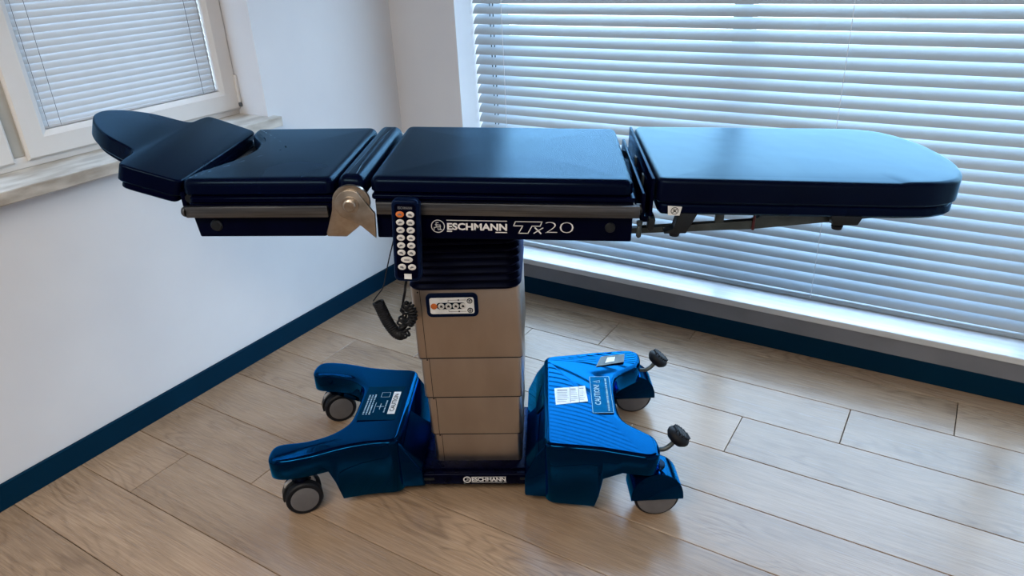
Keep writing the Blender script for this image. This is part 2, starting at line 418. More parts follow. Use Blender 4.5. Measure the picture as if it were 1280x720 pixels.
# far window: white sill, frame, panes
bm = bmesh.new(); bx(bm, BX0, BX1, -.006, .24, BZ0, .170, .004, 2); structure('trim_1', bm, 'sillwhite')
bm = bmesh.new(); bx(bm, BX0, BX1, .002, .0115, .0815, BZ0-.0005); structure('under_sill_shade', bm, 'sill_shade')  # grey sheet painting the shade on the wall below the sill
w1 = tag(thing('window_1', None, None, M_ROOM), kind='structure')
FY0, FY1 = .245, .315
def win_bar(parent, x0, x1, z0, z1): return box('window_frame', 'upvc', x0, x1, FY0, FY1, z0, z1, parent, .006)
win_bar(w1, BX0, BX1, BZ0+.0, .24); win_bar(w1, BX0, BX1, 2.37, BZ1)
mull = [BX0, 1.40, 2.49, BX1-.07]
for x in mull: win_bar(w1, x, x+.07, .24, 2.37)
for a, b in zip(mull, mull[1:]): box('glass_pane', 'glass', a+.07, b, .276, .284, .24, 2.37, w1)

# far blind: wide venetian slats tilted with their room-side edge down
blind = thing('venetian_blind', 'wide white venetian blind filling the large low window behind the table', 'blind', M_ROOM)
BY, SW, PITCHB, THETA = .152, .050, .041, R(46)
def slat_mesh(name, x0, x1, w, crown, nseg, material):
    bm = bmesh.new(); rows = []
    for x in (x0, x1):
        r = []
        for i in range(nseg+1):
            t = i/nseg*2-1
            r.append(bm.verts.new((x, t*w/2, crown*(1-t*t))))
        rows.append(r)
    for i in range(nseg): bm.faces.new((rows[0][i], rows[1][i], rows[1][i+1], rows[0][i+1]))
    me = bpy.data.meshes.new(name); bm.to_mesh(me); bm.free()
    for p in me.polygons: p.use_smooth = True
    me.materials.append(M[material]); return me
sm = slat_mesh('slat', BX0+.004, BX1-.004, SW, .0055, 8, 'slat')
z = .212; i = 0
rs = random.Random(3)
while z < 2.40:
    o = link('slat', sm, blind)
    o.location = (0, BY, z); o.rotation_euler = (THETA + R(rs.uniform(-1.2, 1.2)), R(rs.uniform(-.03, .03)), 0)
    z += PITCHB; i += 1
box('bottom_rail', 'slat', BX0+.004, BX1-.004, BY-.024, BY+.024, .1705, .190, blind, .005, 3)
box('head_rail', 'slat', BX0+.004, BX1-.004, BY-.028, BY+.028, 2.405, 2.449, blind, .003)
for s in (.484, 1.813, 3.14):
    bm = bmesh.new(); tube(bm, [(s, BY-.027, .18), (s+.003, BY-.028, .9), (s, BY-.027, 2.41)], .0011, 6); finish(bm, 'lift_cord', 'cord', blind)
for s in (.408, .424):
    bm = bmesh.new(); tube(bm, [(s, BY+.006, .19), (s, BY+.006, 2.41)], .0022, 6); finish(bm, 'ladder_cord', 'gasket', blind)

# left window: marble sill, fixed frame, two sashes
bm = bmesh.new(); bx(bm, -.19, .028, -2.42, -.697, .863, .900, .003, 2)
structure('trim_2', bm, 'marble')
w2 = tag(thing('window_2', None, None, M_ROOM), kind='structure')
XF = -.152                                                  # room face of the sashes
def fr(x0, x1, t0, t1, z0, z1, mname='upvc', name='window_frame', bev=.004, parent=None): return box(name, mname, x0, x1, -t1, -t0, z0, z1, parent or w2, bev)
fr(-.225, XF-.014, AT0, AT1, .90, .935); fr(-.225, XF-.014, AT0, AT1, 2.19, AZ1)
fr(-.225, XF-.014, AT0, AT0+.03, .935, 2.19); fr(-.225, XF-.014, AT1-.03, AT1, .935, 2.19)
fr(-.225, XF-.014, 1.49, 1.56, .935, 2.19, 'upvc_side', 'mullion')
def sash(t0, t1):
    z0, z1 = .921, 2.21; b = .075
    s = bpy.data.objects.new('sash', None)
    bm = bmesh.new()
    # mitred frame: inner and outer loops with a sloped glazing bead
    def loop(x, i): return [(x, -(t1-i), z0+i), (x, -(t0+i), z0+i), (x, -(t0+i), z1-i), (x, -(t1-i), z1-i)]
    rings_mesh(bm, [loop(-.215, 0), loop(XF-.006, 0), loop(XF, .006), loop(XF, b-.016), loop(XF-.010, b), loop(-.215, b)], False, False)
    sash_o = finish(bm, 'sash', 'upvc', w2, smooth=False)
    box('glass_pane', 'glass', -.206, -.200, -(t1-b), -(t0+b), z0+b, z1-b, sash_o)
    bm = bmesh.new()
    def loop2(x, i): return [(x, -(t1-i), z0+i), (x, -(t0+i), z0+i), (x, -(t0+i), z1-i), (x, -(t1-i), z1-i)]
    rings_mesh(bm, [loop2(-.2005, b-.004), loop2(-.192, b-.004), loop2(-.190, b+.011), loop2(-.2005, b+.011)], False, False)
    finish(bm, 'gasket', 'gasket', sash_o, smooth=False)
    return sash_o
s1 = sash(.7275, 1.507); s2 = sash(1.544, 2.325)
box('hinge', 'upvc', XF-.004, XF+.010, -.738, -.7275, .945, 1.045, s1, .003)
box('hinge_pin', 'inkgrey', XF-.003, XF+.011, -.737, -.7275, .930, .944, s1, .003)
small = slat_mesh('slat', 0, 1, .025, .002, 4, 'slat_small')
def small_blind(t0, t1, label):
    b = thing('venetian_blind', label, 'blind', M_ROOM, 'small blinds on the left window')
    z = 1.012
    while z < 2.11:
        o = link('slat', small, b); o.scale = ((t1-t0), 1, 1)
        o.matrix_local = T(-.178, -t0, z) @ RZ(-90) @ RX(-74+random.uniform(-1,1)) @ Matrix.Diagonal((t1-t0, 1, 1, 1))
        z += .0205
    box('bottom_rail', 'slat_small', -.187, -.169, -t1, -t0, .9975, 1.006, b, .002)
    box('head_rail', 'slat_small', -.190, -.164, -t1, -t0, 2.112, 2.134, b, .002)
    for t in (t0+.012, t0+.06, t1-.05, t1-.012):
        bm = bmesh.new(); tube(bm, [(-.1665, -t, 1.0), (-.1665, -t, 2.12)], .0007, 6); finish(bm, 'ladder_cord', 'inkgrey', b)
    return b
small_blind(.805, 1.4295, 'small closed white venetian blind on the window sash by the headrest')
small_blind(1.625, 2.245, 'small white venetian blind on the sash at the left edge of the photo')

# added fill lights under the ceiling, unseen, to brighten and warm the room
def fill_panel(x, y, watts, label):
    b = thing('fill_panel', label, 'fill light', M_ROOM @ T(x, y, ZC-.05), 'added fill panels')
    box('housing', 'fill_body', -.62, .62, -.32, .32, 0, .0495, b, .004)
    mt = bpy.data.materials.get('fill_diffuser')
    if mt is None:
        mt = mat('fill_diffuser', (.8,.8,.8), .6); bs = mt.node_tree.nodes['Principled BSDF']
        bs.inputs['Emission Color'].default_value = (1, .89, .75, 1); bs.inputs['Emission Strength'].default_value = 1.5
    box('diffuser', mt, -.58, .58, -.28, .28, -.006, 0, b)
    area('fill_lamp', (x, y, ZC-.062), Matrix.Identity(4), 1.1, .5, watts, (1, .89, .75))
fill_panel(1.15, -3.3, 46, 'added fill light panel nearer the left window')
fill_panel(2.5, -3.4, 42, 'added fill light panel nearer the right wall')

# ------------------------------------------------------------------ the operating table
table = thing('operating_table', 'navy and steel hydraulic operating table with segmented padded top on wheeled base', 'operating table')
TILT = T(0,0,.9) @ RY(2.58) @ T(0,0,-.9)           # whole top leans a little towards the foot end
def back_m():                                       # back section is nearly level
    return TILT @ T(-.24,0,.91) @ RY(-1.3) @ T(.24,0,-.91)
BACK = back_m()
def part(bm, name, material, mtx=None, parent=table, **k): return finish(bm, name, material, parent, mtx, **k)

# --- seat section
bm = bmesh.new(); slab(bm, rrect(-.176, .418, -.252, .252, .022), .938, .976, .016, .006, dome=.006); part(bm, 'seat_cushion', 'vinyl', TILT)
bm = bmesh.new(); slab(bm, rrect(-.172, .424, -.258, .258, .008), .926, .938, .004, .003); part(bm, 'seat_top_plate', 'paint', TILT)
bm = bmesh.new(); bx(bm, -.166, .420, -.252, .252, .831, .9255, .004, 2); seat_frame = part(bm, 'seat_frame', 'paint', TILT)
for sgn in (-1, 1):
    bm = bmesh.new(); y = sgn*.268; bx(bm, -.160, .432, y-.006, y+.006, .896, .925, .0025, 2)
    rl = part(bm, 'side_rail', 'rail', TILT)
    for x in (-.1, .13, .36):
        bm = bmesh.new(); lathe(bm, [(.008,0),(.008,.0105)], 12, T(x, sgn*.2515 if sgn > 0 else -.2625, .910) @ RX(-90)); finish(bm, 'rail_spacer', 'dark', rl)
bm = bmesh.new(); lathe(bm, [(.012,0),(.012,.003),(.010,.005)], 20, T(.37, -.2515, .866) @ RX(90)); part(bm, 'frame_plug', 'dark', TILT)

# lettering on the seat frame
def fx(px): return -.041 + (px-540)*.001842
def fz(py): return .8775 - (py-275)*.00190
bm = bmesh.new()
cx, cz = fx(549), fz(283)
ring2d(bm, cx, cz, .0150, .0018, 32)
for pts in ([(-.009,-.008),(-.009,-.003),(-.004,-.003),(-.004,.009),(.001,.009)], [(-.006,.004),(.004,.004)], [(0,.0),(0,-.008),(.008,-.008)], [(.005,-.008),(.005,.004),(.001,.004)], [(-.002,.0),(.006,.0)]):
    polyline(bm, [(cx+a, cz+b) for a, b in pts], .0016)
text_mesh(bm, 'ESCHMANN', .0225, T(fx(598), fz(283.5), 0), .0008, fx(635)-fx(560))
rect2d(bm, fx(560), fx(635.5), fz(275.6), fz(274.6)); rect2d(bm, fx(560), fx(566.5), fz(290), fz(288.6)); rect2d(bm, fx(621), fx(635.5), fz(290.3), fz(289.1))
polyline(bm, [(fx(a), fz(b)) for a, b in ((646,275.3),(679,275.3),(676.5,280.8),(666.5,280.8),(661.5,290.2),(650,290.2),(655,280.8),(643.5,280.8))], .0020, True)
polyline(bm, [(fx(670.5), fz(283)), (fx(677.5), fz(290))], .0030); polyline(bm, [(fx(680), fz(283)), (fx(669), fz(290))], .0020)
text_mesh(bm, '2', .0405, T(fx(690.5), fz(282.9), 0), -.0011, fx(698)-fx(683)); text_mesh(bm, '0', .0405, T(fx(709.5), fz(282.9), 0), -.0011, fx(718)-fx(701))
o = flat(bm, 'lettering', 'print', table, TILT @ T(0, -.2526, 0) @ FRONT); o['label'] = 'white maker name and model lettering'

# --- pad between seat and back
bm = bmesh.new(); slab(bm, rrect(-.252, -.188, -.246, .246, .020), .925, .977, .022, .008, dome=.004, seg=6); part(bm, 'hinge_pad', 'vinyl', TILT)

# --- back section (the end towards the headrest is notched)
ol = [(-.258,-.25),(-.258,.25),(-.585,.25),(-.613,.244),(-.606,.185),(-.548,.09),(-.532,0),(-.548,-.09),(-.606,-.185),(-.613,-.244),(-.585,-.25)]
def corner_keep(pts, r=.022):                       # round every corner by a fixed length, then smooth
    out = []
    n = len(pts)
    for i, p in enumerate(pts):
        p = Vector(p); a = Vector(pts[i-1]); b = Vector(pts[(i+1) % n])
        da = min(r, (a-p).length*.45); db = min(r, (b-p).length*.45)
        q0 = p+(a-p).normalized()*da; q1 = p+(b-p).normalized()*db
        for k_ in range(6):
            t = k_/5; out.append(tuple((1-t)**2*q0 + 2*t*(1-t)*p + t*t*q1))
    return out
bm = bmesh.new(); slab(bm, corner_keep(ol, .028), .931, .972, .018, .006, dome=.006); part(bm, 'back_cushion', 'vinyl', BACK)
bm = bmesh.new(); slab(bm, rrect(-.596, -.252, -.257, .257, .010), .917, .931, .004, .003); part(bm, 'back_top_plate', 'paint', BACK)
bm = bmesh.new(); prism(bm, [(-.602,.9165),(-.590,.832),(-.290,.832),(-.262,.868),(-.262,.9165)], -.250, .250, .004); part(bm, 'back_frame', 'paint', BACK)
for sgn in (-1, 1):
    bm = bmesh.new(); y = sgn*.266; bx(bm, -.603, -.272, y-.006, y+.006, .887, .914, .0025, 2)
    rl = part(bm, 'side_rail', 'rail', BACK)
    for x in (-.54, -.34):
        bm = bmesh.new(); lathe(bm, [(.008,0),(.008,.0105)], 12, T(x, sgn*.2495 if sgn > 0 else -.2605, .900) @ RX(-90)); finish(bm, 'rail_spacer', 'dark', rl)
    bm = bmesh.new(); lathe(bm, [(.0125,0),(.0125,.004),(.009,.009)], 16, T(-.603, sgn*.264, .9005) @ RY(-90)); finish(bm, 'rail_end_cap', 'rail', rl)
bm = bmesh.new(); lathe(bm, [(.014,0),(.014,.004),(.011,.007)], 20, T(-.545, -.2495, .862) @ RX(90)); part(bm, 'frame_plug', 'dark', BACK)
bm = bmesh.new(); tube(bm, [(-.602, -.24, .923), (-.602, .24, .923)], .011, 10); part(bm, 'socket_bar', 'dark', BACK)

bm = bmesh.new(); bx(bm, -.6235, -.6125, -.236, .236, .900, .957, .002); part(bm, 'headrest_socket', 'paint')

# --- hinges (both sides)
for sgn in (-1, 1):
    side = TILT @ Matrix.Diagonal((1, -sgn, 1, 1)).to_4x4()          # built for the near side, mirrored for the far
    disc = [(-.2185+.043*math.cos(R(a)), .922+.038*math.sin(R(a))) for a in range(-10, 190, 10)]
    bm = bmesh.new(); prism(bm, disc + [(-.262,.900),(-.283,.845),(-.281,.836),(-.236,.836),(-.205,.862),(-.178,.90)], -.262, -.252, .002)
    hp = part(bm, 'hinge_plate', 'hinge', side)
    bm = bmesh.new()
    arc = [(-.2185+.036*math.cos(R(a)), .915+.036*math.sin(R(a))) for a in range(60, 235, 12)]
    prism(bm, arc + [(-.196,.868),(-.166,.836),(-.164,.896)], -.2705, -.2625, .002)
    part(bm, 'hinge_plate', 'hinge', side)
    bm = bmesh.new(); lathe(bm, [(.0195,0),(.0195,.004),(.0145,.004),(.0145,.010),(.011,.0125)], 24, T(-.2185, -.2706, .917) @ RX(90)); part(bm, 'hinge_bolt', 'hinge', side)
    bm = bmesh.new(); tube(bm, [(-.2185, -.2515, .917), (-.2185, -.20, .917)], .018, 14); part(bm, 'hinge_pin', 'dark', side)

# --- headrest, angled up
HEAD = T(-.613, 0, .978) @ RY(20.0)
hh = [(0,.242),(-.110,.248),(-.143,.246),(-.149,.205),(-.152,.152),(-.176,.140),(-.205,.132),(-.240,.119),(-.272,.096),(-.302,.062),(-.322,.022)]
hol = [(x, -y) for x, y in hh[:1]] + hh + [(x, -y) for x, y in reversed(hh[1:])]
def lift_lobe(bm):                                  # the head lobe curls up slightly
    for v in bm.verts: v.co.z += max(0, -v.co.x-.15)*.055
bm = bmesh.new(); slab(bm, corner_keep(hol, .022), -.036, .006, .006, .004); lift_lobe(bm); part(bm, 'headrest_cushion', 'vinyl', HEAD)
hb = [(-.005,.236),(-.110,.241),(-.136,.238),(-.142,.190),(-.150,.128),(-.20,.116),(-.255,.092),(-.292,.055),(-.306,.018)]
hbo = [(x, -y) for x, y in hb[:1]] + hb + [(x, -y) for x, y in reversed(hb[1:])]
bm = bmesh.new(); slab(bm, corner_keep(hbo, .02), -.053, -.0365, .004, .003); lift_lobe(bm); part(bm, 'headrest_board', 'paint', HEAD)
for sgn in (-1, 1):
    bm = bmesh.new(); tube(bm, [(-.72, sgn*.09, .965), (-.66, sgn*.09, .930), (-.60, sgn*.09, .905), (-.5, sgn*.09, .90)], .009, 10); part(bm, 'headrest_rod', 'dark', None)

# --- leg section
lol = [(.472,-.255),(1.03,-.255),(1.125,-.238),(1.175,-.165),(1.205,-.06),(1.205,.06),(1.175,.165),(1.125,.238),(1.03,.255),(.472,.255)]
lo2 = corner_keep(lol, .06); lo2 = [p for p in lo2]
def leg_outline(): # keep the hinge end square
    pts = corner_keep(lol, .05)
    return [(max(x, .472), y) for x, y in pts]
lol3 = [(.470,-.252),(1.02,-.256),(1.08,-.250),(1.135,-.225),(1.172,-.165),(1.194,-.09),(1.200,0),(1.194,.09),(1.172,.165),(1.135,.225),(1.08,.250),(1.02,.256),(.470,.252)]
lol3 = corner_keep(lol3, .024)
bm = bmesh.new(); slab(bm, lol3, .924, .982, .012, .006, dome=.004, seg=6)
rl_ = random.Random(5)                                  # slack cover: small tucks along the near top edge
for v in bm.verts:
    for ux, am in ((.585,.004),(.61,.003),(.93,.006),(.96,.005),(.99,.004)):
        dx = (v.co.x-ux)/.018; dy = (v.co.y+.25)/.03
        v.co.z -= am*math.exp(-dx*dx-dy*dy) if v.co.z > .955 else 0
part(bm, 'leg_cushion', 'vinyl_leg', TILT)
bm = bmesh.new(); slab(bm, offset(lol3, .006), .897, .9235, .008, .006); part(bm, 'leg_board', 'vinyl', TILT)
box('end_plate', 'paint', .4565, .4635, -.247, .247, .893, .981, table, .002, mtx=TILT)
box('end_lip', 'paint', .438, .446, -.247, .247, .885, .946, table, .002, mtx=TILT)
box('end_channel', 'paint', .438, .470, -.246, .246, .878, .892, table, .002, mtx=TILT)
for y in (-.11, .05): box('latch', 'barsteel', .4535, .457, y-.012, y+.012, .925, .950, table, .001, mtx=TILT)
for sgn in (-1, 1):
    bm = bmesh.new(); lathe(bm, [(.010,0),(.013,.006),(.013,.016),(.010,.020)], 16, T(.424, sgn*.235, .905) @ RY(90)); part(bm, 'leg_socket', 'dark', TILT)
    bm = bmesh.new(); prism(bm, [(.455,.893),(.452,.868),(.458,.860),(.468,.866),(.470,.893)], sgn*.252-.01, sgn*.252+.01, .003); part(bm, 'leg_catch', 'dark', TILT)
    bm = bmesh.new(); lathe(bm, [(.003,0),(.006,.004),(.006,.024),(.004,.028),(.007,.032),(.007,.040)], 12, T(.436, sgn*.250, .842)); part(bm, 'release_pin', 'barsteel', TILT)
    # support bar that rises to meet the board
    y = sgn*.205
    bm = bmesh.new(); prism(bm, [(.422,.836),(.424,.851),(.70,.872),(.73,.897),(1.00,.897),(.98,.886),(.70,.853)], y-.008, y+.008, .002); bar = part(bm, 'support_bar', 'barsteel', TILT)
    for x, w in ((.535,.010),(.625,.010)):
        bm = bmesh.new(); bx(bm, x-w, x+w, y-.006, y+.006, .850, .897, .002); finish(bm, 'bar_spacer', 'barsteel', bar)
    bm = bmesh.new(); tube(bm, [(.702, y-.011, .853), (.702, y-.011, .897)], .0035, 8); finish(bm, 'release_lever', 'red', bar)
    # clamps on the leg board edge
    for x, w in ((.530, .030), (.895, .036)):
        bm = bmesh.new()
        if x < .6: prism(bm, [(x-.036,.850),(x+.014,.852),(x+.036,.9005),(x-.008,.9005),(x-.014,.862),(x-.036,.856)], sgn*.232-.014, sgn*.232+.014, .002)
        else: prism(bm, [(x-.034,.9005),(x+.040,.9005),(x+.030,.878),(x-.024,.876)], sgn*.232-.014, sgn*.232+.014, .003)
        cl = part(bm, 'leg_clamp', 'dark', TILT)
        bm = bmesh.new(); lathe(bm, [(.004,-.010),(.011,-.008),(.013,0),(.008,.003)], 16, T(x-.010, sgn*.232, .850 if x < .6 else .873)); finish(bm, 'clamp_knob', 'rubber', cl)
# small white tag by the clamp
bm = bmesh.new(); poly2d(bm, [(-.014,-.011),(.012,-.011),(.016,.010),(-.016,.012)]); tg = flat(bm, 'tag', 'sticker', table, TILT @ T(.512, -.2508, .908) @ FRONT)
bm = bmesh.new(); ring2d(bm, 0, 0, .008, .0016, 16); polyline(bm, [(-.004,-.004),(.004,.004)], .0016); polyline(bm, [(-.004,.003),(.001,-.002)], .0016); polyline(bm, [(-.001,.004),(.004,-.004)], .0014)
flat(bm, 'tag_symbol', 'ink', tg, T(0,0,.0006))

# --- bellows and telescopic column
CX = .008
def rr_ring(hx, hy, r, z, cx=CX): return [(x+cx, y, z) for x, y in rrect(-hx, hx, -hy, hy, r, 4)]
bm = bmesh.new(); rings = [rr_ring(.134,.134,.03,.840)]
zz = .832; nf = 9
for i in range(nf):
    rings += [rr_ring(.143,.146,.035,zz-.004), rr_ring(.146,.149,.035,zz-.010), rr_ring(.143,.146,.035,zz-.016), rr_ring(.137,.140,.03,zz-.0195)]
    zz -= .0208
rings.append(rr_ring(.134,.134,.03,zz))
rings_mesh(bm, rings); part(bm, 'bellows', 'bellows')
segs = [(.143,.132,.438,.655),(.1375,.1265,.308,.448),(.132,.121,.178,.318),(.1265,.1155,.071,.188)]
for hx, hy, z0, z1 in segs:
    bm = bmesh.new(); slab(bm, [(x+CX, y) for x, y in rrect(-hx, hx, -hy, hy, .012, 4)], z0, z1, .0015, .0015, seg=2)
    sg = part(bm, 'column_sleeve', 'steel')
    bm = bmesh.new(); bx(bm, CX-hx+.024, CX-hx+.0253, -hy-.0007, -hy+.001, z0+.002, z1-.002); finish(bm, 'seam', 'ink', sg, smooth=False)
    bm = bmesh.new(); slab(bm, [(x+CX, y) for x, y in rrect(-hx+.0018, hx-.0018, -hy+.0018, hy-.0018, .011, 4)], z0-.0034, z0-.0002, .0004, .0004, seg=1); finish(bm, 'sleeve_shadow', 'ink', sg)  # black strip painting the shadow line under the sleeve edge
    bm = bmesh.new(); lathe(bm, [(.0022,0),(.0022,.0012)], 10, T(CX-hx+.019, -hy+.0003, z1-.018) @ RX(90)); finish(bm, 'rivet', 'ink', sg)
# control panel on the top sleeve
bm = bmesh.new(); slab(bm, rrect(-.068,.068,-.034,.034,.014), 0, .007, .003, .0005, seg=3); cp = part(bm, 'control_panel', 'remote', T(-.028, -.1318, .600) @ FRONT)
bm = bmesh.new(); slab(bm, rrect(-.058,.058,-.0235,.0235,.006), .007, .0078, .0004, .0002, seg=1); finish(bm, 'panel_label', 'sticker', cp)
bm = bmesh.new(); poly2d(bm, rrect(-.040,.036,-.0095,.0095,.008)); flat(bm, 'panel_band', 'labelblue', cp, T(0,0,.0082))
for i, x in enumerate((-.047,-.028,-.009,.010,.029)):
    bm = bmesh.new(); lathe(bm, [(.0085,.0083),(.0085,.0092),(.007,.0098)], 18, T(x, -.0005, 0)); finish(bm, 'button', 'orange' if i == 0 else 'button', cp)
    if i:
        bm = bmesh.new(); poly2d(bm, [(x-.004,-.003),(x+.004,-.004),(x+.003,.0015),(x-.001,.004)]); flat(bm, 'button_symbol', 'ink', cp, T(0,0,.0101))
for y in (-.0135,.0135):
    bm = bmesh.new(); lathe(bm, [(.0075,.0083),(.0075,.0092),(.006,.0098)], 18, T(.047, y, 0)); finish(bm, 'button', 'ink', cp)
    bm = bmesh.new(); ring2d(bm, .047, y, .0045, .0012, 14); polyline(bm, [(.044,y),(.050,y)], .0012); flat(bm, 'button_symbol', 'sticker', cp, T(0,0,.0101))
bm = bmesh.new()
for y in (-.0165,.0165):
    s_ = 1 if y > 0 else -1
    polyline(bm, [(-.009, s_*.011), (-.009, y), (.037, y)], .0010); poly2d(bm, [(.016,y-.002),(.020,y-.002),(.020,y+.002),(.016,y+.002)])
flat(bm, 'panel_lines', 'ink', cp, T(0,0,.0081))

# --- base
bm = bmesh.new(); bx(bm, -.21, .21, -.168, .168, .032, .070, .006, 3); part(bm, 'base_chassis', 'base')
bm = bmesh.new(); bx(bm, -.150, .165, -.150, .150, .0705, .078, .002, 2); part(bm, 'column_foot', 'base')
for x, w in ((-.135,.016),(.145,.016)):
    bm = bmesh.new(); bx(bm, x-w, x+w, -.172, -.168, .052, .060, .001); part(bm, 'chassis_tab', 'dark')
for x in (-.032, .078):
    bm = bmesh.new(); lathe(bm, [(.003,0),(.003,.002)], 10, T(x, -.168, .040) @ RX(90)); part(bm, 'screw', 'barsteel')
# maker plate
bm = bmesh.new(); ring2d(bm, -.024, .0515, .0098, .0035, 24); polyline(bm, [(-.029,.048),(-.024,.048),(-.024,.056),(-.020,.056)], .0016); polyline(bm, [(-.024,.051),(-.019,.051),(-.019,.047)], .0016)
text_mesh(bm, 'ESCHMANN', .0185, T(.0385, .0515, 0), .0006, .098)
rect2d(bm, -.012, .089, .0600, .0616); rect2d(bm, -.012, .089, .0412, .0428)
o = flat(bm, 'maker_lettering', 'print', table, T(0, -.1688, 0) @ FRONT); o['label'] = 'white maker name on the base'

def mirror(pts): return pts + [(x, -y) for x, y in reversed(pts)]
# left cover: two arms with a U-shaped gap between them
L_half = [(-.205,.190),(-.29,.196),(-.37,.215),(-.45,.248),(-.525,.266),(-.560,.252),(-.566,.200),(-.545,.176),(-.47,.170),(-.41,.145),(-.368,.098),(-.362,.05)]
L_ol = corner_keep(mirror(L_half), .035)
def l_zt(x, y): return .205 - .010*max(0, min(1, (-.30-x)/.22))
def l_zb(x, y):
    t = max(0, min(1, (-.378-x)/.020)); t = t*t*(3-2*t); return .024 + .106*t
bm = bmesh.new(); slab(bm, L_ol, 0, .2, .014, .004, zt=l_zt, zb=l_zb, seg=6)
prism(bm, [(-.235,.196),(-.209,.190),(-.150,.085),(-.146,.034),(-.235,.030)], -.176, .176, .006, seg=3)
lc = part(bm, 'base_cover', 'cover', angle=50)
# right cover
R_half = [(.505,.205),(.512,.262),(.485,.282),(.44,.276),(.33,.250),(.205,.232)]
R_in = [(.425,0.0)]
R_ol_ccw = corner_keep([(.200,-.232),(.33,-.250),(.44,-.272),(.485,-.280),(.513,-.258),(.508,-.185),(.470,-.155),(.425,-.118),(.412,-.06),(.412,.06),(.425,.118),(.470,.155),(.508,.185),(.513,.258),(.485,.280),(.44,.272),(.33,.250),(.200,.232)], .03)
def r_zb(x, y):
    t = max(0, min(1, (x-.335)/.035)); t = t*t*(3-2*t); return .022 + .128*t
def r_zt(x, y): return .222 - .008*max(0, min(1, (x-.36)/.13))
bm = bmesh.new(); slab(bm, R_ol_ccw, 0, .22, .014, .004, zt=r_zt, zb=r_zb, seg=6)
prism(bm, [(.235,.212),(.206,.209),(.176,.170),(.146,.105),(.143,.034),(.235,.026)], -.218, .218, .006, seg=3)
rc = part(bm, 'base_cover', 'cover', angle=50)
# recessed grip panel on the slope of the right cover
sl = math.degrees(math.atan2(.065, .030))
bm = bmesh.new(); slab(bm, rrect(-.020,.020,-.062,.062,.008), 0, .003, .002, .0005, seg=2); finish(bm, 'grip_panel', 'labelblue', rc, T(.1895, .035, .1895) @ RY(-52.4))
# stickers on the right cover
ZR = .2222
bm = bmesh.new(); poly2d(bm, [(.236,-.046),(.330,-.030),(.325,.052),(.232,.040)]); st = flat(bm, 'sticker', 'sticker', rc, T(0,0,ZR+.0004))
bm = bmesh.new()
for fx0, fx1 in ((.05,.43),(.49,.71),(.77,.97)):
    for j in range(7):
        fy = .1+j*.12; ext = random.uniform(.6,1)
        x0 = .236+fx0*.092; x1 = .236+(fx0+(fx1-fx0)*ext)*.092; y0 = -.040+fy*.08+(x0-.236)*.15
        rect2d(bm, x0, x1, y0, y0+.0022 if j < 6 else y0+.005)
for fx0 in (.46,.74):
    rect2d(bm, .236+fx0*.092, .236+fx0*.092+.0016, -.034, .048)
flat(bm, 'sticker_print', 'inkgrey', st, T(0,0,.0004))
bm = bmesh.new(); poly2d(bm, [(.340,-.088),(.402,-.088),(.402,.105),(.340,.105)]); cl_ = flat(bm, 'caution_label', 'labelblue', rc, T(0,0,ZR-.0010))
bm = bmesh.new(); text_mesh(bm, 'CAUTION!', .024, T(.360, .006, 0) @ RZ(90), .0004, .105); polyline(bm, [(.350,.076),(.370,.070),(.370,.082)], .0014, True)
for j in range(26): rect2d(bm, .386, .391, -.078+j*.0066, -.078+j*.0066+random.uniform(.003,.0055))
polyline(bm, [(.3415,-.0865),(.4005,-.0865),(.4005,.1035),(.3415,.1035)], .0012, True)
flat(bm, 'caution_print', 'paleprint', cl_, T(0,0,.0005))
bm = bmesh.new(); poly2d(bm, [(.365,.165),(.455,.190),(.462,.240),(.385,.225)]); s3 = flat(bm, 'sticker', 'barsteel', rc, T(0,0,.2205))
bm = bmesh.new(); poly2d(bm, [(.395,.185),(.425,.195),(.430,.222),(.405,.218)]); flat(bm, 'sticker_print', 'sticker', s3, T(0,0,.0005))
# label on the left cover
ZL = .2052
bm = bmesh.new(); poly2d(bm, [(-.348,-.088),(-.232,-.088),(-.232,.088),(-.348,.088)]); lb = flat(bm, 'caution_label', 'labelblue', lc, T(0,0,ZL))
bm = bmesh.new(); poly2d(bm, [(-.262,-.058),(-.240,-.058),(-.240,.058),(-.262,.058)]); flat(bm, 'label_block', 'sticker', lb, T(0,0,.0004))
bm = bmesh.new(); text_mesh(bm, 'CAUTION', .019, T(-.251, 0, 0) @ RZ(90), .0004, .09); flat(bm, 'label_lettering', 'ink', lb, T(0,0,.0008))
bm = bmesh.new()
for r_, x in enumerate((-.336,-.327,-.318)):
    for j in range(14): rect2d(bm, x, x+.0045, -.060+j*.0075, -.060+j*.0075+random.uniform(.0035,.0065))
polyline(bm, [(-.300,-.02),(-.280,-.02)], .0022); polyline(bm, [(-.290,-.034),(-.290,-.006)], .0022)
polyline(bm, [(-.298,.03),(-.298,.055),(-.272,.055),(-.272,.03)], .0012, True); polyline(bm, [(-.306,.0),(-.306,-.05)], .0015)
for j in range(8): rect2d(bm, -.276+.0, -.272, -.05+j*.008, -.05+j*.008+random.uniform(.003,.006))
flat(bm, 'label_print', 'paleprint', lb, T(0,0,.0004))

